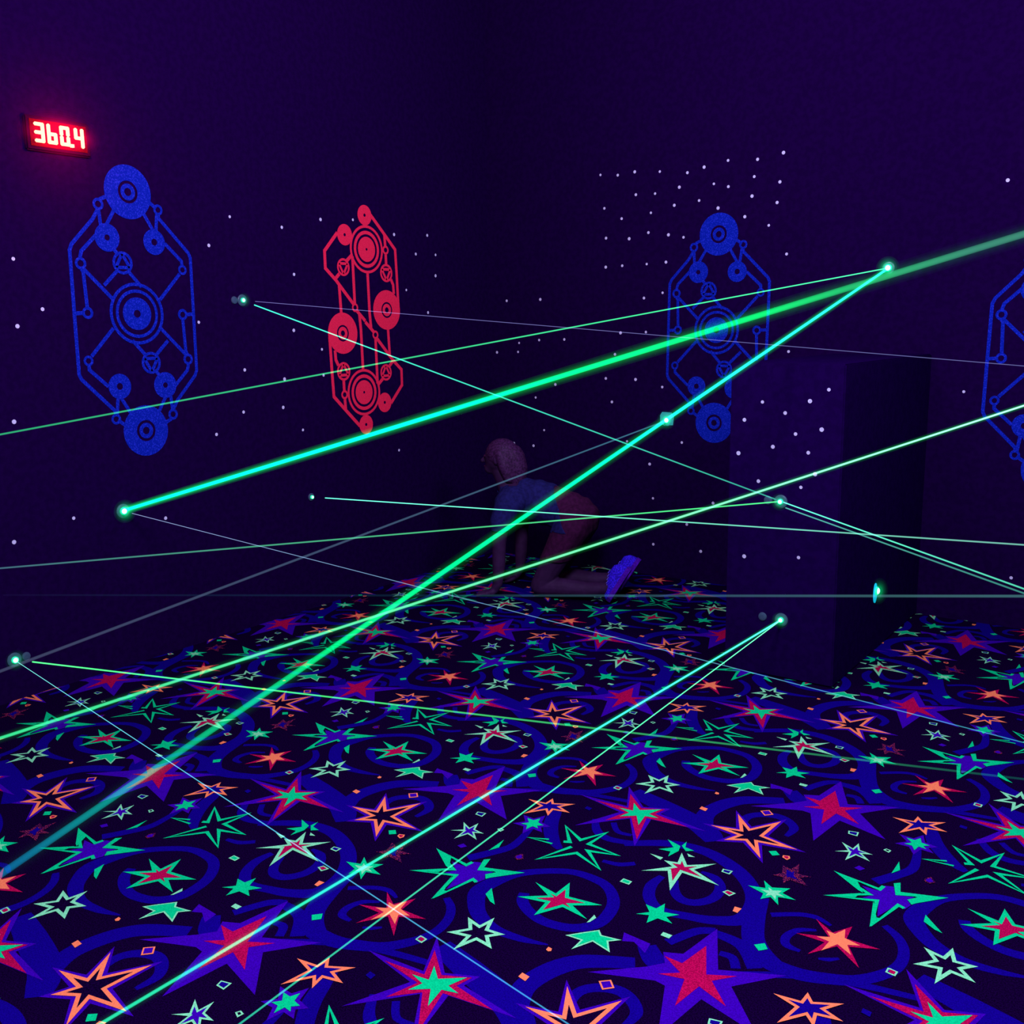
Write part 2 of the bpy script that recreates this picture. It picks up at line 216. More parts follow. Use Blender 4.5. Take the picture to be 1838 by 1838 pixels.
XL, XR, YB, YN, ZC = -4.285, 1.5, 5.65, -1.6, 4.0
BX0, BX1, BY0, BH = -1.867, -1.355, 4.244, 1.425
K = 1.0

# ------------------------------------------------------------------ materials
def mat(name, base, rough=.9, noise=0.0, nscale=300.0, speck=None, emit=None, estr=0.0, bump=0.0, spec=0.1):
    m = bpy.data.materials.new(name); m.use_nodes = True
    nt = m.node_tree; b = nt.nodes['Principled BSDF']
    b.inputs['Roughness'].default_value = rough
    b.inputs['Specular IOR Level'].default_value = spec
    b.inputs['Base Color'].default_value = (*base, 1)
    if noise or speck or bump:
        tc = nt.nodes.new('ShaderNodeTexCoord'); n = nt.nodes.new('ShaderNodeTexNoise')
        n.inputs['Scale'].default_value = nscale; n.inputs['Detail'].default_value = 2.0
        nt.links.new(tc.outputs['Object'], n.inputs['Vector'])
        if noise or speck:
            mx = nt.nodes.new('ShaderNodeMix'); mx.data_type = 'RGBA'
            lo = tuple(c*(1-noise) for c in base) if speck is None else base
            hi = tuple(min(1, c*(1+noise)) for c in base) if speck is None else speck
            mx.inputs['A'].default_value = (*lo, 1); mx.inputs['B'].default_value = (*hi, 1)
            r = nt.nodes.new('ShaderNodeMapRange')
            r.inputs['From Min'].default_value = .38 if speck is None else .5
            r.inputs['From Max'].default_value = .62 if speck is None else .66
            nt.links.new(n.outputs['Fac'], r.inputs['Value'])
            nt.links.new(r.outputs['Result'], mx.inputs['Factor'])
            nt.links.new(mx.outputs['Result'], b.inputs['Base Color'])
        if bump:
            bp = nt.nodes.new('ShaderNodeBump'); bp.inputs['Strength'].default_value = bump
            bp.inputs['Distance'].default_value = .004
            nt.links.new(n.outputs['Fac'], bp.inputs['Height']); nt.links.new(bp.outputs['Normal'], b.inputs['Normal'])
    if emit:
        b.inputs['Emission Color'].default_value = (*emit, 1); b.inputs['Emission Strength'].default_value = estr
    return m

CM = {
 'dark':    mat('carpet_black', (.0052, .0002, .0165), noise=.5, nscale=260, bump=.3, spec=0),
 'ribbon':  mat('carpet_indigo', (.0055, .0002, .155), noise=.22, nscale=260, bump=.3, spec=0),
 'violet':  mat('carpet_violet', (.036, .0003, .27), noise=.2, nscale=260, bump=.3, spec=0),
 'crimson': mat('carpet_crimson', (.40, .002, .050), noise=.35, nscale=320, bump=.3, spec=0),
 'orange':  mat('carpet_orange', (.92, .235, .074), noise=.1, nscale=260, bump=.3, spec=0),
 'green':   mat('carpet_green', (.001, .64, .17), noise=.15, nscale=260, bump=.3, spec=0),
 'pale':    mat('carpet_pale_green', (.20, .80, .30), noise=.15, nscale=260, bump=.3, spec=0),
 'dimpink': mat('carpet_dim_pink', (.006, .0004, .03), nscale=330, speck=(.42, .035, .06), bump=.3, spec=0),
}
M_WALL = mat('wall_black_paint', (.0090, .0006, .030), rough=.95, noise=.12, nscale=35, spec=0)
M_BLOCK = mat('partition_black_paint', (.0090, .0006, .038), rough=.95, noise=.12, nscale=35, spec=0)
M_CEIL = mat('ceiling_black_paint', (.012, .0005, .05), rough=1)
M_DOT = mat('white_dot_paint', (.62, .62, .72), noise=.1, nscale=200)
M_BLUE = mat('blue_fluorescent_paint', (.003, .014, .28), nscale=160, speck=(.015, .032, .50), spec=0)
M_RED = mat('red_fluorescent_paint', (.95, .020, .065), noise=.2, nscale=300, spec=0)
M_HOLE = mat('bare_wall_paint', (.0165, .0006, .064), rough=.95)
M_HOUSE = mat('black_plastic', (.013, .0008, .018), rough=.8, spec=0)
M_FACE = mat('red_acrylic', (.055, .0008, .004), rough=.6, spec=.02)
M_DIGIT = mat('lit_red_digit', (.8, .2, .1), emit=(1, .15, .085), estr=8)
M_CLEAR = mat('cloudy_acrylic', (.045, .085, .12), rough=.3, spec=.3)
M_TEAL = mat('teal_lit_acrylic', (.05, .55, .40), rough=.3, spec=.4)
M_GLINT = mat('laser_glint', (.2, 1, .6), emit=(.30, 1, .60), estr=3.2)  # emission stands in for the glint of laser light
M_RING = mat('glowing_rim', (.05, .8, .4), emit=(.0, .75, .22), estr=1.1)  # emission imitates laser light caught by the barrel
M_CYAN = mat('glowing_cyan_plate', (.02, .5, .6), emit=(.0, .38, .50), estr=.9)  # emission imitates laser light falling on the disc
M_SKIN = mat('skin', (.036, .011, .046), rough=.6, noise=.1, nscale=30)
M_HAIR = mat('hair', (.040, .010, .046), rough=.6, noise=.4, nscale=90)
M_SHIRT = mat('shirt_blue', (.010, .010, .075), noise=.2, nscale=50)
M_SHORT = mat('shorts_maroon', (.040, .004, .030), noise=.2, nscale=50)
M_SHOE = mat('shoe_blue_mesh', (.035, .010, .62), noise=.45, nscale=120)
M_SOLE = mat('shoe_violet_sole', (.075, .004, .34), noise=.2, nscale=80)
M_LACE = mat('shoe_pale_lace', (.16, .11, .75))

# ------------------------------------------------------------------ helpers
def link(name, bm, mats, parent=None, smooth=False):
    me = bpy.data.meshes.new(name)
    bm.normal_update(); bm.to_mesh(me); bm.free()
    for m in (mats if isinstance(mats, (list, tuple)) else [mats]): me.materials.append(m)
    if smooth:
        for p in me.polygons: p.use_smooth = True
    o = bpy.data.objects.new(name, me); COL.objects.link(o)
    if parent is not None: o.parent = parent
    return o

def tag(o, label=None, cat=None, group=None, kind=None):
    if label: o['label'] = label
    if cat: o['category'] = cat
    if group: o['group'] = group
    if kind: o['kind'] = kind
    return o

def empty(name, loc, basis=None):
    o = bpy.data.objects.new(name, None); COL.objects.link(o)
    m = Matrix.Translation(Vector(loc))
    if basis is not None: m = m @ basis.to_4x4()
    o.matrix_world = m; o.empty_display_size = .05
    return o

def box(bm, lo, hi, mi=0, bev=0):
    x0, y0, z0 = lo; x1, y1, z1 = hi
    v = [bm.verts.new(p) for p in ((x0,y0,z0),(x1,y0,z0),(x1,y1,z0),(x0,y1,z0),(x0,y0,z1),(x1,y0,z1),(x1,y1,z1),(x0,y1,z1))]
    for f in ((3,2,1,0),(4,5,6,7),(0,1,5,4),(1,2,6,5),(2,3,7,6),(3,0,4,7)):
        fc = bm.faces.new([v[i] for i in f]); fc.material_index = mi
    if bev:
        bmesh.ops.bevel(bm, geom=[e for e in bm.edges if all(w in v for w in e.verts)], offset=bev, segments=2, affect='EDGES')

def lathe(bm, prof, seg=24, mi=0):
    """revolve (radius, z) about z; closed at r=0"""
    rings = []
    for r, z in prof:
        if r < 1e-6: rings.append([bm.verts.new((0, 0, z))])
        else: rings.append([bm.verts.new((r*math.cos(2*math.pi*i/seg), r*math.sin(2*math.pi*i/seg), z)) for i in range(seg)])
    for a, b in zip(rings, rings[1:]):
        for i in range(seg):
            j = (i+1) % seg
            q = [a[i % len(a)], a[j % len(a)], b[j % len(b)], b[i % len(b)]]
            u = []
            for w in q:
                if w not in u: u.append(w)
            if len(u) > 2: bm.faces.new(u).material_index = mi
    return [v for r in rings for v in r]

def ball(bm, c, r, seg=16, mi=0):
    if not isinstance(r, (tuple, list)): r = (r, r, r)
    g = bmesh.ops.create_uvsphere(bm, u_segments=seg, v_segments=max(6, seg//2), radius=1)
    for v in g['verts']: v.co = Vector((v.co.x*r[0], v.co.y*r[1], v.co.z*r[2])) + Vector(c)

def tube(bm, a, b, r, seg=12):
    a = Vector(a); b = Vector(b); q = (b-a).to_track_quat('Z', 'Y')
    A = []; B = []
    for i in range(seg):
        o = q @ Vector((r*math.cos(2*math.pi*i/seg), r*math.sin(2*math.pi*i/seg), 0))
        A.append(bm.verts.new(a+o)); B.append(bm.verts.new(b+o))
    for i in range(seg):
        j = (i+1) % seg; bm.faces.new((A[i], A[j], B[j], B[i]))
    bm.faces.new(A[::-1]); bm.faces.new(B)

# 2D geometry
def area(p): return sum(p[i][0]*p[(i+1) % len(p)][1]-p[(i+1) % len(p)][0]*p[i][1] for i in range(len(p)))/2
def ccw(p): return p if area(p) > 0 else p[::-1]
def inset(p, d):
    p = ccw(p); n = len(p); out = []
    for i in range(n):
        a, b, c = (Vector(p[k]) for k in (i-1, i, (i+1) % n))
        e1 = (b-a).normalized(); e2 = (c-b).normalized()
        n1 = Vector((-e1.y, e1.x)); n2 = Vector((-e2.y, e2.x))
        den = 1+n1.dot(n2)
        o = (n1+n2)*(d/max(den, .03))
        if d < 0 and o.length > 2.5*abs(d): o = o.normalized()*2.5*abs(d)
        out.append(tuple(b+o))
    return out
def clip(p, x0, x1, y0, y1):
    for ax, v, s in ((0, x0, 1), (0, x1, -1), (1, y0, 1), (1, y1, -1)):
        q = []
        for i in range(len(p)):
            a, b = p[i-1], p[i]
            ia = (a[ax]-v)*s >= 0; ib = (b[ax]-v)*s >= 0
            if ia != ib:
                t = (v-a[ax])/(b[ax]-a[ax]); q.append((a[0]+t*(b[0]-a[0]), a[1]+t*(b[1]-a[1])))
            if ib: q.append(b)
        p = q
        if len(p) < 3: return None
    return p
def strip(pts, ws):
    """left and right edges of a variable-width band"""
    P = [Vector(p) for p in pts]; L = []; R = []
    for i, p in enumerate(P):
        d1 = (P[i]-P[i-1]).normalized() if i else (P[1]-P[0]).normalized()
        d2 = (P[i+1]-P[i]).normalized() if i < len(P)-1 else d1
        n1 = Vector((-d1.y, d1.x)); n2 = Vector((-d2.y, d2.x))
        o = (n1+n2)/max(1+n1.dot(n2), .22)*(ws[i]/2)
        L.append(tuple(p+o)); R.append(tuple(p-o))
    return L, R
def smooth(pts, ws, n=5):
    out = []; wo = []; m = len(pts)
    for i in range(m-1):
        p0, p1, p2, p3 = (Vector(pts[max(0, min(m-1, i+k))]) for k in (-1, 0, 1, 2))
        for s in range(n):
            t = s/n
            out.append(.5*((2*p1)+(p2-p0)*t+(2*p0-5*p1+4*p2-p3)*t*t+(3*p1-p0-3*p2+p3)*t**3)); wo.append(ws[i]*(1-t)+ws[i+1]*t)
    out.append(Vector(pts[-1])); wo.append(ws[-1])
    return out, wo

# ------------------------------------------------------------------ floor with star carpet
MI = {k: i for i, k in enumerate(CM)}
fb = bmesh.new()
box(fb, (XL-.1, YN-.1, -.08), (XR+.1, YB+.1, 0), MI['dark'])
def put(poly, layer, m, zi):
    q = clip(poly, XL, XR, YN, YB)
    if not q: return
    z = .0004+layer*.0006+(zi % 29)*2e-5
    vs = []
    for a in q:
        if vs and (Vector(a)-Vector(vs[-1])).length < 1e-5: continue
        vs.append(a)
    if len(vs) < 3 or abs(area(vs)) < 1e-7: return
    vs = ccw(vs)
    try:
        f = fb.faces.new([fb.verts.new((a[0], a[1], z)) for a in vs]); f.material_index = MI[m]
    except ValueError: pass
prims = []
zi = 0
for e in D['carpet']:
    zi += 1
    if e[0] == 'star':
        _, lay, m, p, w, inner, halo = e
        if halo: prims.append((1, halo, inset(p, -.011), zi))
        prims.append((lay, m, p, zi))
        if w: prims.append((4, inner, inset(p, w), zi))
    elif e[0] == 'stroke':
        _, lay, m, p, w = e
        L, R = strip(p, [w]*len(p))
        for i in range(len(p)-1): prims.append((lay, m, [L[i], L[i+1], R[i+1], R[i]], zi))
    else:
        _, lay, m, p, w = e
        P, W = smooth(p, w); L, R = strip(P, W)
        for i in range(len(P)-1): prims.append((lay, m, [L[i], L[i+1], R[i+1], R[i]], zi))
u, v = Vector(D['u']), Vector(D['v'])
for i in range(-5, 6):
    for j in range(-9, 10):
        o = u*i+v*j
        cx, cy = o.x-1.9, o.y+2.0
        if cx < XL-1.6 or cx > .9 or cy < -1.4 or cy > YB+1.6: continue
        for lay, m, p, zz in prims: put([(a[0]+o.x, a[1]+o.y) for a in p], lay, m, zz)
floor = tag(link('floor', fb, list(CM.values())), 'black carpet printed with glowing orange, green and crimson stars', 'floor', kind='structure')

# ------------------------------------------------------------------ walls with painted white dots
def dots(bm, pts, fn, mi):
    for k, p in enumerate(pts):
        r = .0075+.0025*((k*37 % 11)/10)
        c = [fn(p[0]+r*math.cos(2*math.pi*i/12), p[1]+r*math.sin(2*math.pi*i/12), .0015) for i in range(12)]
        f = bm.faces.new([bm.verts.new(a) for a in c]); f.material_index = mi
onL = lambda a, b, d: (XL+d, a, b)
onB = lambda a, b, d: (a, YB-d, b)
onF = lambda a, b, d: (a, BY0-d, b)
bm = bmesh.new(); box(bm, (XL-.1, YN-.1, 0), (XL, YB+.1, ZC)); dots(bm, D['dleft'], onL, 1)
tag(link('wall_left', bm, [M_WALL, M_DOT]), 'black left wall speckled with small white paint dots', 'wall', kind='structure')
bm = bmesh.new(); box(bm, (XL, YB, 0), (XR, YB+.1, ZC)); dots(bm, D['dback'], onB, 1)
tag(link('wall_back', bm, [M_WALL, M_DOT]), 'black far wall speckled with small white paint dots', 'wall', kind='structure')
bm = bmesh.new(); box(bm, (XR, YN-.1, 0), (XR+.1, YB+.1, ZC))
tag(link('wall_right', bm, M_WALL), 'plain black wall on the right', 'wall', kind='structure')
bm = bmesh.new(); box(bm, (XL, YN-.1, 0), (XR, YN, ZC))
tag(link('wall_front', bm, M_WALL), 'plain black wall behind the viewpoint', 'wall', kind='structure')
bm = bmesh.new(); box(bm, (XL-.1, YN-.1, ZC), (XR+.1, YB+.1, ZC+.1))
tag(link('ceiling', bm, M_CEIL), 'black ceiling', 'ceiling', kind='structure')
bm = bmesh.new(); box(bm, (BX0, BY0, .003), (BX1, YB-.001, BH), 0, .006); dots(bm, D['dblk'], onF, 1)
tag(link('partition_wall', bm, [M_BLOCK, M_DOT]), 'low black partition projecting from the far wall, dotted with white paint', 'partition', kind='structure')

# ------------------------------------------------------------------ circular-motif wall decals
def decal(name, design, fn, c, m, label):
    T = .0008
    basis = Matrix.Identity(3)
    root = empty(name, fn(c[0], c[1], 0))
    inv = root.matrix_world.inverted()
    n = [0]
    def pt(a, b, d): return inv @ Vector(fn(c[0]+a, c[1]+b, d))
    def annulus(bm, x, y, ro, ri, d, seg=40):
        if ri <= 0:
            bm.faces.new([bm.verts.new(pt(x+ro*math.cos(2*math.pi*i/seg), y+ro*math.sin(2*math.pi*i/seg), d)) for i in range(seg)]); return
        A = [bm.verts.new(pt(x+ro*math.cos(2*math.pi*i/seg), y+ro*math.sin(2*math.pi*i/seg), d)) for i in range(seg)]
        B = [bm.verts.new(pt(x+ri*math.cos(2*math.pi*i/seg), y+ri*math.sin(2*math.pi*i/seg), d)) for i in range(seg)]
        for i in range(seg):
            j = (i+1) % seg; bm.faces.new((A[i], A[j], B[j], B[i]))
    k = 0
    for sgn, items in ((1, design['half']), (-1, design['half']), (1, design['cen'])):
        for e in items:
            d = T+k*1e-5; k += 1
            if e[0] == 'line':
                pts = [(sgn*a, sgn*b) for a, b in e[1]]
                w = .0175 if name != 'red_circle_decal' else .0215
                lines = bmesh.new()
                L, R = strip(pts, [w]*len(pts))
                for i in range(len(pts)-1):
                    lines.faces.new([lines.verts.new(pt(q[0], q[1], d)) for q in (L[i], L[i+1], R[i+1], R[i])])
                bmesh.ops.remove_doubles(lines, verts=lines.verts, dist=1e-6)
                link('outline_band', lines, m, root)
                continue
            x, y = sgn*e[1], sgn*e[2]
            bm = bmesh.new(); d += .0010
            if e[0] == 'disc':
                cuts = sorted(([r for h in e[4] for r in h]), reverse=True)
                edges = [e[3]]+cuts
                for i in range(0, len(edges), 2):
                    ro = edges[i]; ri = edges[i+1] if i+1 < len(edges) else 0
                    if ro > 1e-6: annulus(bm, x, y, ro, ri, d)
                link('disc', bm, m, root)
            elif e[0] == 'ring':
                annulus(bm, x, y, e[3], e[4], d); link('ring', bm, m, root)
            elif e[0] == 'eye':
                annulus(bm, x, y, e[3]*1.05, e[3]*.55, d, 24); link('small_ring', bm, m, root)
            elif e[0] == 'node':
                r = e[3]; annulus(bm, x, y, r, r*.74, d)
                for q in range(3):
                    a = math.pi/2*(-sgn)+q*2*math.pi/3
                    a2 = a+2*math.pi/3
                    P = [(x+r*.80*math.cos(a), y+r*.80*math.sin(a)), (x+r*.80*math.cos(a2), y+r*.80*math.sin(a2))]
                    L, R = strip(P, [r*.30]*2)
                    bm.faces.new([bm.verts.new(pt(q_[0], q_[1], d+5e-6)) for q_ in (L[0], L[1], R[1], R[0])])
                link('triangle_node', bm, m, root)
    tag(root, label, 'wall decal')
    return root
decal('blue_circle_decal', D['blue'], onL, D['g1c'], M_BLUE, 'blue disc-and-line decal on the left wall below the red timer')
decal('red_circle_decal', D['red'], onL, D['g2c'], M_RED, 'glowing red disc-and-line wall decal, the only red one')
decal('blue_circle_decal', D['blue'], onB, D['g3c'], M_BLUE, 'blue disc-and-line decal on the far wall, partly hidden by the low partition')
decal('blue_circle_decal', D['blue'], onB, [-.7638, 1.40], M_BLUE, 'blue disc-and-line decal cut off by the right edge of the view')

# ------------------------------------------------------------------ LED timer
basis = Matrix(((0, 0, 1), (1, 0, 0), (0, 1, 0)))     # local x -> world y, local y -> world z, local z -> into the room
tm = empty('led_timer', (XL+.0005, 2.5575, 2.444), basis)
tag(tm, 'red lit digital timer reading 360.4 high on the left wall', 'timer')
bm = bmesh.new(); box(bm, (-.150, -.075, 0), (.150, .070, .016), 0, .007); link('housing', bm, M_HOUSE, tm)
bm = bmesh.new(); box(bm, (-.130, -.056, .0162), (.130, .054, .019), 0); link('face_panel', bm, M_FACE, tm)
SEG = {'3': 'abcdg', 'b': 'cdefg', '0': 'abcdef', '4': 'bcfg'}
def digit(ch, x0):
    bm = bmesh.new(); w, h, t = .044, .082, .0140
    z0, z1 = .0192, .032
    Y = -h/2
    R = {'a': (0, h-t, w, h), 'g': (0, h/2-t/2, w, h/2+t/2), 'd': (0, 0, w, t), 'f': (0, h/2, t, h), 'e': (0, 0, t, h/2), 'b': (w-t, h/2, w, h), 'c': (w-t, 0, w, h/2)}
    for s in SEG[ch]:
        a, b, c, d = R[s]; box(bm, (x0+a, Y+b, z0), (x0+c, Y+d, z1), 0, .0035)
    link('digit', bm, M_DIGIT, tm)
for ch, x in zip('3b04', (-.114, -.057, .001, .068)): digit(ch, x)
bm = bmesh.new(); box(bm, (.047, -.043, .0192), (.060, -.030, .032)); link('decimal_point', bm, M_DIGIT, tm)

# ------------------------------------------------------------------ laser beams (glowing haze along each beam)
def volmat(name, stops, L, r, g=None):
    """emissive haze; radiance follows the colour stops from z=0 to z=L in object space"""
    m = bpy.data.materials.new(name); m.use_nodes = True
    nt = m.node_tree; nt.nodes.clear()
    out = nt.nodes.new('ShaderNodeOutputMaterial'); em = nt.nodes.new('ShaderNodeEmission')
    em.inputs['Strength'].default_value = 1/(1.6*r)
    if g: stops = [(s, (c[0]*.05*g*(1-.65*s), c[1]*g*(1-.65*s), c[2]*.25*g*(1-.65*s))) for s, c in stops]
    if len(stops) == 1: em.inputs['Color'].default_value = (*stops[0][1], 1)
    else:
        tc = nt.nodes.new('ShaderNodeTexCoord'); sx = nt.nodes.new('ShaderNodeSeparateXYZ')
        mr = nt.nodes.new('ShaderNodeMapRange'); mr.inputs['From Max'].default_value = L
        cr = nt.nodes.new('ShaderNodeValToRGB'); el = cr.color_ramp.elements
        while len(el) < len(stops): el.new(.5)
        for e, (s, c) in zip(el, stops): e.position = s; e.color = (*c, 1)
        for e, (s, c) in zip(el, stops): e.position = s; e.color = (*c, 1)
        nt.links.new(tc.outputs['Object'], sx.inputs[0]); nt.links.new(sx.outputs['Z'], mr.inputs['Value'])
        nt.links.new(mr.outputs['Result'], cr.inputs['Fac']); nt.links.new(cr.outputs['Color'], em.inputs['Color'])
    nt.links.new(em.outputs[0], out.inputs['Volume'])
    return m
def extend(a, b):
    a = Vector(a); b = Vector(b); d = b-a; t = 1e9
    for k, lo, hi in ((0, XL, XR), (1, YN, YB), (2, .004, ZC)):
        if abs(d[k]) > 1e-6:
            for w in (lo, hi):
                s = (w-a[k])/d[k]
                if s > .5: t = min(t, s)
    return a+d*max(t-.03/d.length, .0)
#        radius  start colour        end colour         extend?  halo  label
BE = {
 'A': (.0070, [(0, (0, 1.05, .80)), (.46, (0, 1.02, .72)), (.65, (0, .95, .26)), (.79, (0, .66, .13)), (.84, (.01, .36, .10)), (.90, (.03, .19, .11)), (1, (.045, .15, .10))], None, 1, .34, 'thickest bright green laser beam, rising from the left wall lens to the right edge'),
 'B': (.0058, [(0, (.01, 1.05, .85)), (.42, (.01, 1.0, .72)), (.58, (0, .98, .38)), (.79, (0, .62, .15)), (.87, (0, .33, .14)), (.94, (0, .09, .22))], None, 1, .15, 'bright beam running from the upper right lens down to the lower left corner, widening'),
 'C': (0.0038, (.40, 1.0, .70), (0, .62, .20), 1, .16, 'bright thin beam from the right edge slanting down to the left edge of the carpet'),
 'D': (0.0033, (.06, .85, .33), (.015, .30, .10), 1, 0, 'thin green beam from the upper right lens to the left edge across both left decals'),
 'E': (0.0034, (.06, 1.0, .68), (.03, .34, .24), 0, 0, 'beam from the lens between blue and red decals slanting down to the partition'),
 'F': (0.0015, (.13, .12, .33), (.11, .12, .30), 1, 0, 'faint hairline beam from the lens left of the red decal to the right edge'),
 'G': (0.0033, (.07, .80, .22), (.04, .045, .14), 1, 0, 'beam leaving the upper partition lens leftwards, fading to grey at the left edge'),
 'H': (0.0029, (.13, 1.0, .62), (.14, .36, .30), 1, 0, 'near horizontal beam starting under the red decal and crossing to the right edge'),
 'I': (0.0045, (.012, .060, .085), (.030, .034, .065), 1, 0, 'dim grey beam from the teal plate lens down to the low left wall lens'),
 'J': (0.0033, (.08, 1.0, .22), (.001, .04, .03), 1, 0, 'green beam skimming low over the carpet rightwards from the lowest left lens'),
 'K': (.0014, (.06, .26, .22), (.03, .22, .40), 1, 0, 'thin teal beam from the lowest left lens diagonally down to the bottom edge'),
 'L': (.0035, (.06, 1.0, .82), (.01, .55, .26), 1, .12, 'bright beam from the low partition lens down to the bottom left edge'),
 'M': (.0021, (.10, .75, .30), (.01, .34, .22), 1, 0, 'thinner of the two beams from the low partition lens, ending nearer the bottom centre'),
 'N': (0.0017, (.16, .20, .36), (.02, .25, .32), 1, 0, 'faint beam from the thick beam\'s lens slanting down across the carpet to the right'),
 'O': (0.0029, (.08, .62, .42), (.05, .38, .24), 1, 0, 'upper of the paired beams from the partition lens to the right edge'),
 'P': (0.0030, (.04, .22, .18), (.02, .13, .10), 1, 0, 'lower dimmer of the paired beams from the partition lens to the right edge'),
 'Q': (0.0042, [(0, (.001, .001, .005)), (.5, (.001, .009, .018)), (.75, (.020, .060, .075)), (1, (.035, .12, .12))], None, 1, 0, 'barely visible level grey beam along the far edge of the carpet'),
}
for nm, a, b in D['beams']:
    r, c0, c1, ext, halo, label = BE[nm]
    A = Vector(a); Bv = Vector(b); L0 = (Bv-A).length
    if nm == 'C':
        d = (A-Bv).normalized(); t = (YB-.02-A.y)/d.y; A0 = A+d*t
        L0 += (A-A0).length; A = A0
    E = extend(A, Bv) if ext else Bv
    A = A+(E-A).normalized()*.02
    L = (E-A).length
    q = (E-A).to_track_quat('Z', 'Y')
    o = empty('laser_ray', A, q.to_matrix())
    bm = bmesh.new(); tube(bm, (0, 0, 0), (0, 0, L), r, 16)
    st = c0 if isinstance(c0, list) else [(0, c0), (1, c1)]
    link('beam_core', bm, volmat('beam_haze', st, L0, r), o, True)
    if halo:
        for f, g in ((1.35, .30), (1.8, .26), (2.4, .20), (3.2, .13)):  # nested emissive shells imitate the soft glow around the beam
            bm = bmesh.new(); tube(bm, (0, 0, .01), (0, 0, L), r*f, 20)
            link('glow_shell', bm, volmat('painted_beam_glow', st, L0, r*f, g*halo), o, True)
    tag(o, label, 'laser', 'laser rays across the room')

# ------------------------------------------------------------------ wall lenses
NL = Matrix(((0, 0, 1), (1, 0, 0), (0, 1, 0)))         # on left wall: normal +x
NR = Matrix(((0, 0, 1), (1, 0, 0), (0, 1, 0)))
NB = Matrix(((1, 0, 0), (0, 0, -1), (0, 1, 0)))        # normal -y
LN = {
 'm1': (NL, .013, .9, .034, 'laser lens on the left wall where the thickest beam starts'),
 'm2': (NL, .009, .25, .030, 'laser lens on the left wall between the blue and red decals'),
 'm3': (NL, .008, .0, .022, 'small laser lens on the left wall below the red decal'),
 'm4': (NL, .011, .3, .032, 'laser lens lowest on the left wall at the left edge'),
 'm5': (NB, .014, .7, .036, 'laser lens with a teal backing plate below the far wall decal'),
 'm6': (NB, .014, 1.2, .032, 'brightest laser lens on the far wall above the partition'),
 'm7': (NB, .009, .6, .030, 'laser lens at mid height on the front of the low partition'),
 'm8': (NB, .009, .6, .030, 'laser lens near the foot of the low partition front'),
 'm9': (NR, .015, .3, .034, 'tall narrow looking lit lens on the right side of the partition'),
}
for ax, ay, az, g in ((.136, .060, .045, .22), (.145, .067, .048, .16), (.154, .074, .052, .11), (.164, .082, .056, .075), (.175, .091, .060, .045), (.187, .101, .064, .025), (.200, .112, .068, .012)):  # nested emissive ellipsoids imitate the red glow around the digits
    bm = bmesh.new(); ball(bm, (0, 0, .02), (ax, ay, az), 28)
    link('glow_shell', bm, volmat('painted_timer_glow', [(0, (g, 0, g*.10))], 1, az), tm, True)
for nm, (bs, gr, halo, br, label) in LN.items():
    o = empty('laser_lens', D['lens'][nm], bs)
    bm = bmesh.new()
    lathe(bm, [(0, .001), (br, .001), (br, .005), (br*.82, .007), (br*.55, .007), (0, .0065)], 28)
    if nm == 'm9':
        for v in bm.verts: v.co.x *= .75; v.co.y = v.co.y*1.45-.012
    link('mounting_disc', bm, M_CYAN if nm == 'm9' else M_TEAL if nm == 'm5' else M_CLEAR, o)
    if nm == 'm5':
        bm = bmesh.new()
        pts = [(-.048, -.02), (-.05, .028), (-.036, .05), (.03, .048), (.046, .02), (.04, -.03), (-.02, -.035)]
        A = [bm.verts.new((x, y, .001)) for x, y in pts]; B = [bm.verts.new((x, y, .004)) for x, y in pts]
        bm.faces.new(B)
        for i in range(len(pts)): bm.faces.new((A[i], A[(i+1) % len(pts)], B[(i+1) % len(pts)], B[i]))
        link('backing_plate', bm, M_TEAL, o)
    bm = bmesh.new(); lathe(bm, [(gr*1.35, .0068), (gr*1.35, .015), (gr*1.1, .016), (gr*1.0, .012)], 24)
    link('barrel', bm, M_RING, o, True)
    bm = bmesh.new(); ball(bm, (0, 0, .015), (gr, gr, gr*.6), 16); link('lens_glint', bm, M_GLINT, o, True)
    if nm in ('m2', 'm4', 'm8', 'm7'):
        bm = bmesh.new(); sx = -1 if bs is NL else -1
        dx = {'m2': -.05, 'm4': .055, 'm8': -.09, 'm7': -.06}[nm]
        lathe(bm, [(0, .001), (.020, .001), (.018, .006), (.010, .008), (0, .008)], 20)
        for v in bm.verts: v.co.x += dx
        link('screw_boss', bm, M_CLEAR, o)
    if halo:
        for f, g in ((1.8, .20), (2.3, .14), (2.9, .09), (3.6, .05), (4.4, .022)):  # emissive shells imitate the green glow around the lens
            rr = gr*f; bm = bmesh.new(); ball(bm, (0, 0, .02), (rr, rr, rr*.6), 20)
            c = (0, g*halo, g*halo*.28)
            link('glow_shell', bm, volmat('painted_lens_glow', [(0, c)], 1, rr*.6), o, True)
    tag(o, label, 'laser lens', 'laser lenses on the walls')

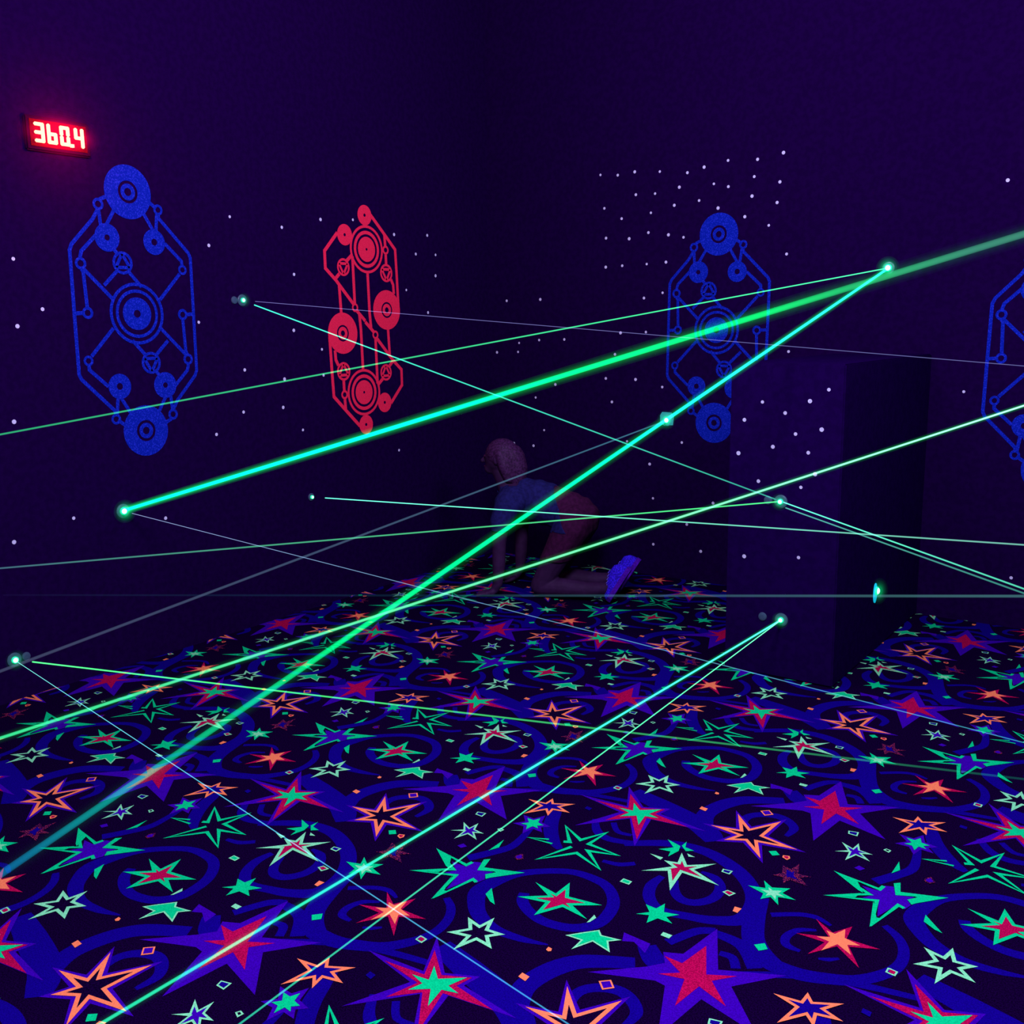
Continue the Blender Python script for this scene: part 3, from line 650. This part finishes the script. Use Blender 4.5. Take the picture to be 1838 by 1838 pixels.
# ------------------------------------------------------------------ person on hands and knees
def skin(name, pts, edges, mtl, parent, root=0, sub=2):
    me = bpy.data.meshes.new(name); bm = bmesh.new()
    ly = bm.verts.layers.skin.verify()
    vs = []
    for p in pts:
        w = bm.verts.new(p[:3]); r = p[3]
        w[ly].radius = r if isinstance(r, tuple) else (r, r); vs.append(w)
    vs[root][ly].use_root = True
    for a, b in edges: bm.edges.new((vs[a], vs[b]))
    bm.to_mesh(me); bm.free(); me.materials.append(mtl)
    o = bpy.data.objects.new(name, me); COL.objects.link(o)
    if parent is not None: o.parent = parent
    s = o.modifiers.new('skin', 'SKIN'); s.use_smooth_shade = True
    o.modifiers.new('sub', 'SUBSURF').levels = sub; o.modifiers['sub'].render_levels = sub
    return o
PF, PB = Vector(D['pf']), Vector(D['pb'])       # hands, shoe on the floor
fx = (PF-PB); fx.z = 0; span = fx.length; fx.normalize(); fy = Vector((0, 0, 1)).cross(fx)
pbasis = Matrix((fx, fy, Vector((0, 0, 1)))).transposed()
pr = empty('person', PB+fx*.46, pbasis)          # origin between the knees
pr.location.z = .004
tag(pr, 'person crawling on hands and knees in blue shirt, maroon shorts and glowing blue shoes', 'person')
def capsule(bm, a, b, ra, rb, seg=14):
    a = Vector(a); b = Vector(b); d = b-a; q = d.to_track_quat('Z', 'Y'); L = d.length
    prof = [(0, -ra)]+[(ra*math.sin(t), -ra*math.cos(t)) for t in (.5, 1.0, 1.5708)]
    prof += [(rb*math.cos(t), L+rb*math.sin(t)) for t in (0, .55, 1.1)]+[(0, L+rb)]
    for v in lathe(bm, prof, seg): v.co = a+(q @ v.co)
def chain(bm, pts):
    for p, q in zip(pts, pts[1:]): capsule(bm, p[:3], q[:3], p[3], q[3])
def melt(name, bm, mtl, vox, its, parent):
    """fuse overlapping shapes into one continuous smooth surface"""
    me = bpy.data.meshes.new(name); bm.to_mesh(me); bm.free()
    o = bpy.data.objects.new(name, me); COL.objects.link(o)
    r = o.modifiers.new('fuse', 'REMESH'); r.mode = 'VOXEL'; r.voxel_size = vox
    s = o.modifiers.new('relax', 'SMOOTH'); s.factor = .5; s.iterations = its
    dg = bpy.context.evaluated_depsgraph_get()
    new = bpy.data.meshes.new_from_object(o.evaluated_get(dg)); new.name = name
    o.modifiers.clear(); o.data = new; bpy.data.meshes.remove(me)
    new.materials.clear(); new.materials.append(mtl)
    for p in new.polygons: p.use_smooth = True
    o.parent = parent
    return o
bb = bmesh.new()
chain(bb, [(-.20, 0, .47, .125), (-.10, 0, .52, .115), (.04, 0, .56, .118), (.17, 0, .585, .105), (.225, 0, .625, .07), (.262, 0, .69, .055), (.285, 0, .74, .055)])
capsule(bb, (.17, .09, .575), (.17, -.09, .575), .088, .088)
capsule(bb, (-.20, .07, .455), (-.20, -.07, .455), .112, .112)
ball(bb, (.285, 0, .822), (.098, .076, .098), 20)            # skull
capsule(bb, (.325, 0, .785), (.350, 0, .752), .062, .038)       # jaw and chin
capsule(bb, (.378, 0, .822), (.400, 0, .796), .010, .015)       # nose
for s in (1, -1):
    ball(bb, (.283, s*.078, .812), (.020, .012, .032), 10)      # ears
    chain(bb, [(-.20, s*.095, .44, .102), (-.10, s*.115, .25, .078), (-.005, s*.12, .072, .060)])
    chain(bb, [(-.005, s*.12, .066, .058), (-.15, s*.12, .070, .056), (-.30, s*.12, .068, .046), (-.42, s*.12, .085, .036), (-.47, s*.12, .110, .036)])
    chain(bb, [(.185, s*.145, .565, .072), (.215, s*.19, .46, .052), (.225, s*.20, .33, .042), (.230, s*.197, .20, .040), (.238, s*.195, .085, .029)])
    chain(bb, [(.238, s*.195, .085, .029), (.262, s*.193, .042, .026)])
    capsule(bb, (.268, s*.170, .030), (.305, s*.163, .024), .020, .016); capsule(bb, (.268, s*.212, .030), (.302, s*.222, .022), .020, .015)
    for dy, ln in ((-.036, .056), (-.012, .068), (.012, .072), (.034, .062)):
        y = .193-dy
        chain(bb, [(.298, s*y, .024, .0105), (.300+ln*.5, s*(y-dy*.25), .021, .0098), (.300+ln, s*(y-dy*.45), .012, .0088)])
    chain(bb, [(.262, s*.150, .030, .014), (.288, s*.122, .020, .012), (.308, s*.112, .013, .010)])
body = melt('body', bb, M_SKIN, .0058, 4, pr)
def garment(name, src, keep, off, mtl):
    """a shell of cloth a little off the body, over the faces that pass keep()"""
    bm = bmesh.new(); bm.from_mesh(src.data); bm.normal_update()
    bmesh.ops.delete(bm, geom=[f for f in bm.faces if not keep(f.calc_center_median())], context='FACES')
    bm.normal_update()
    for v in bm.verts:
        k = off+.003*math.sin(v.co.x*70+v.co.z*45)
        v.co += v.normal*k
    for _ in range(3): bmesh.ops.smooth_vert(bm, verts=bm.verts, factor=.5, use_axis_x=True, use_axis_y=True, use_axis_z=True)
    o = link(name, bm, mtl, pr, True)
    o.modifiers.new('cloth_thickness', 'SOLIDIFY').thickness = .005
    o.modifiers['cloth_thickness'].offset = -1
    return o
def on_shirt(c):
    if abs(c.y) > .155 and c.z < .41: return False
    if c.z > .655 and c.x > .15: return False
    if c.x > .262 and c.z > .62: return False
    return c.x+.55*(.52-c.z) > -.135 and c.z > .40
def on_shorts(c):
    if c.x > .08: return False
    return c.x+.55*(.52-c.z) <= -.10 and c.z > .235 or (c.z > .235 and c.z < .44 and c.x < -.02)
garment('shirt', body, on_shirt, .012, M_SHIRT)
garment('shorts', body, on_shorts, .010, M_SHORT)
for s in (1, -1):
    bm = bmesh.new(); ball(bm, (.3705, s*.034, .830), (.008, .012, .008), 10); link('eye', bm, M_SHORT, pr, True)
bm = bmesh.new(); ball(bm, (.382, 0, .764), (.007, .022, .005), 10); link('mouth', bm, M_SHORT, pr, True)
hb = bmesh.new()
ball(hb, (.270, 0, .838), (.106, .088, .098), 20)
chain(hb, [(.215, 0, .82, .085), (.192, 0, .75, .080), (.182, 0, .69, .062), (.178, 0, .655, .035)])
for s in (1, -1): chain(hb, [(.262, s*.062, .845, .036), (.235, s*.070, .77, .036), (.212, s*.062, .70, .028)])
hair = melt('hair', hb, M_HAIR, .007, 4, pr)
# shoes: toes tucked, heel raised
def shoe(s):
    ang = math.radians(52)                       # foot pitch: toe on the floor, heel up and back
    tx = Vector((math.cos(ang)*.0+.45, 0, 0))
    toe = Vector((-.425, s*.12, .012)); ax = Vector((-.52, 0, .85)).normalized(); nrm = Vector((.85, 0, .52)).normalized(); la = Vector((0, 1, 0))
    def W(l, d, y): return toe+ax*l+nrm*d+la*y
    prof = [(0.0, .020, .016), (.02, .040, .030), (.06, .045, .042), (.11, .042, .060), (.16, .036, .075), (.20, .035, .072), (.225, .030, .050), (.232, .015, .03)]
    up = bmesh.new(); rings = []
    for l, hw, ht in prof:
        rings.append([up.verts.new(W(l, .012+ht*max(0, math.sin(t)), hw*math.cos(t))) for t in [math.pi*i/10 for i in range(11)]])
    for a, b in zip(rings, rings[1:]):
        for i in range(10): up.faces.new((a[i], a[i+1], b[i+1], b[i]))
    up.faces.new(rings[0]); up.faces.new(rings[-1][::-1])
    bmesh.ops.recalc_face_normals(up, faces=up.faces)
    u = link('shoe', up, M_SHOE, pr, True)
    so = bmesh.new(); A = []; B = []
    outl = [(-.008, 0), (.0, .022), (.03, .044), (.08, .048), (.14, .040), (.20, .040), (.235, .026), (.242, 0)]
    outl = outl+[(l, -y) for l, y in outl[-2:0:-1]]
    for l, y in outl: A.append(so.verts.new(W(l, -.014, y))); B.append(so.verts.new(W(l, .013, y)))
    so.faces.new(A); so.faces.new(B[::-1])
    for i in range(len(A)): so.faces.new((A[i], A[(i+1) % len(A)], B[(i+1) % len(A)], B[i]))
    bmesh.ops.recalc_face_normals(so, faces=so.faces)
    link('sole', so, M_SOLE, u)
    lc = bmesh.new()
    for i in range(5):
        l = .07+i*.02; h = .012+(.046+i*.008)
        tube(lc, W(l, h*.93, -.026), W(l+.014, h*.97, .026), .0028, 8); tube(lc, W(l+.014, h*.93, -.026), W(l, h*.97, .026), .0028, 8)
    link('laces', lc, M_LACE, u)
shoe(1); shoe(-1)

# ------------------------------------------------------------------ blacklight lamps under the ceiling, two of them added fill
def uv(loc, power, r=.4):
    l = bpy.data.lights.new('blacklight_and_fill', 'POINT'); l.shadow_soft_size = r
    l.energy = power; l.color = (.65, .55, 1.0)
    o = bpy.data.objects.new('blacklight_and_fill_lamp', l); COL.objects.link(o); o.location = loc
    return o
uv((-0.9, 1.0, 3.1), 620)
uv((0.7, 3.2, 3.2), 250)  # added fill, brightens the partition's right face and far wall
uv((-2.1, 3.6, 3.6), 120)  # added fill, lifts the dark corner of the walls
l = bpy.data.lights.new('timer_spill', 'POINT'); l.energy = 11; l.color = (1, .02, .05); l.shadow_soft_size = .05
o = bpy.data.objects.new('timer_spill_helper', l); COL.objects.link(o); o.location = (XL+.16, 2.5575, 2.444)  # added unseen point light, throws the timer's red spill onto the wall


# ------------------------------------------------------------------ world, camera, colour
w = bpy.data.worlds.new('World'); S.world = w; w.use_nodes = True
w.node_tree.nodes['Background'].inputs[0].default_value = (0, 0, 0, 1)
cam = bpy.data.cameras.new('camera'); co = bpy.data.objects.new('camera', cam); COL.objects.link(co)
R = Matrix(D['cam'])
Rb = Matrix((R.col[0], -R.col[1], -R.col[2])).transposed()
co.matrix_world = Matrix.Translation((0, 0, 1.6)) @ Rb.to_4x4()
cam.sensor_width = 36; cam.lens = 1800/1838*36; cam.clip_start = .02
S.camera = co
S.cycles.sample_clamp_direct = 3
S.view_settings.view_transform = 'Standard'; S.view_settings.look = 'None'
S.view_settings.gamma = 1; S.view_settings.exposure = 0; S.view_settings.use_curve_mapping = False
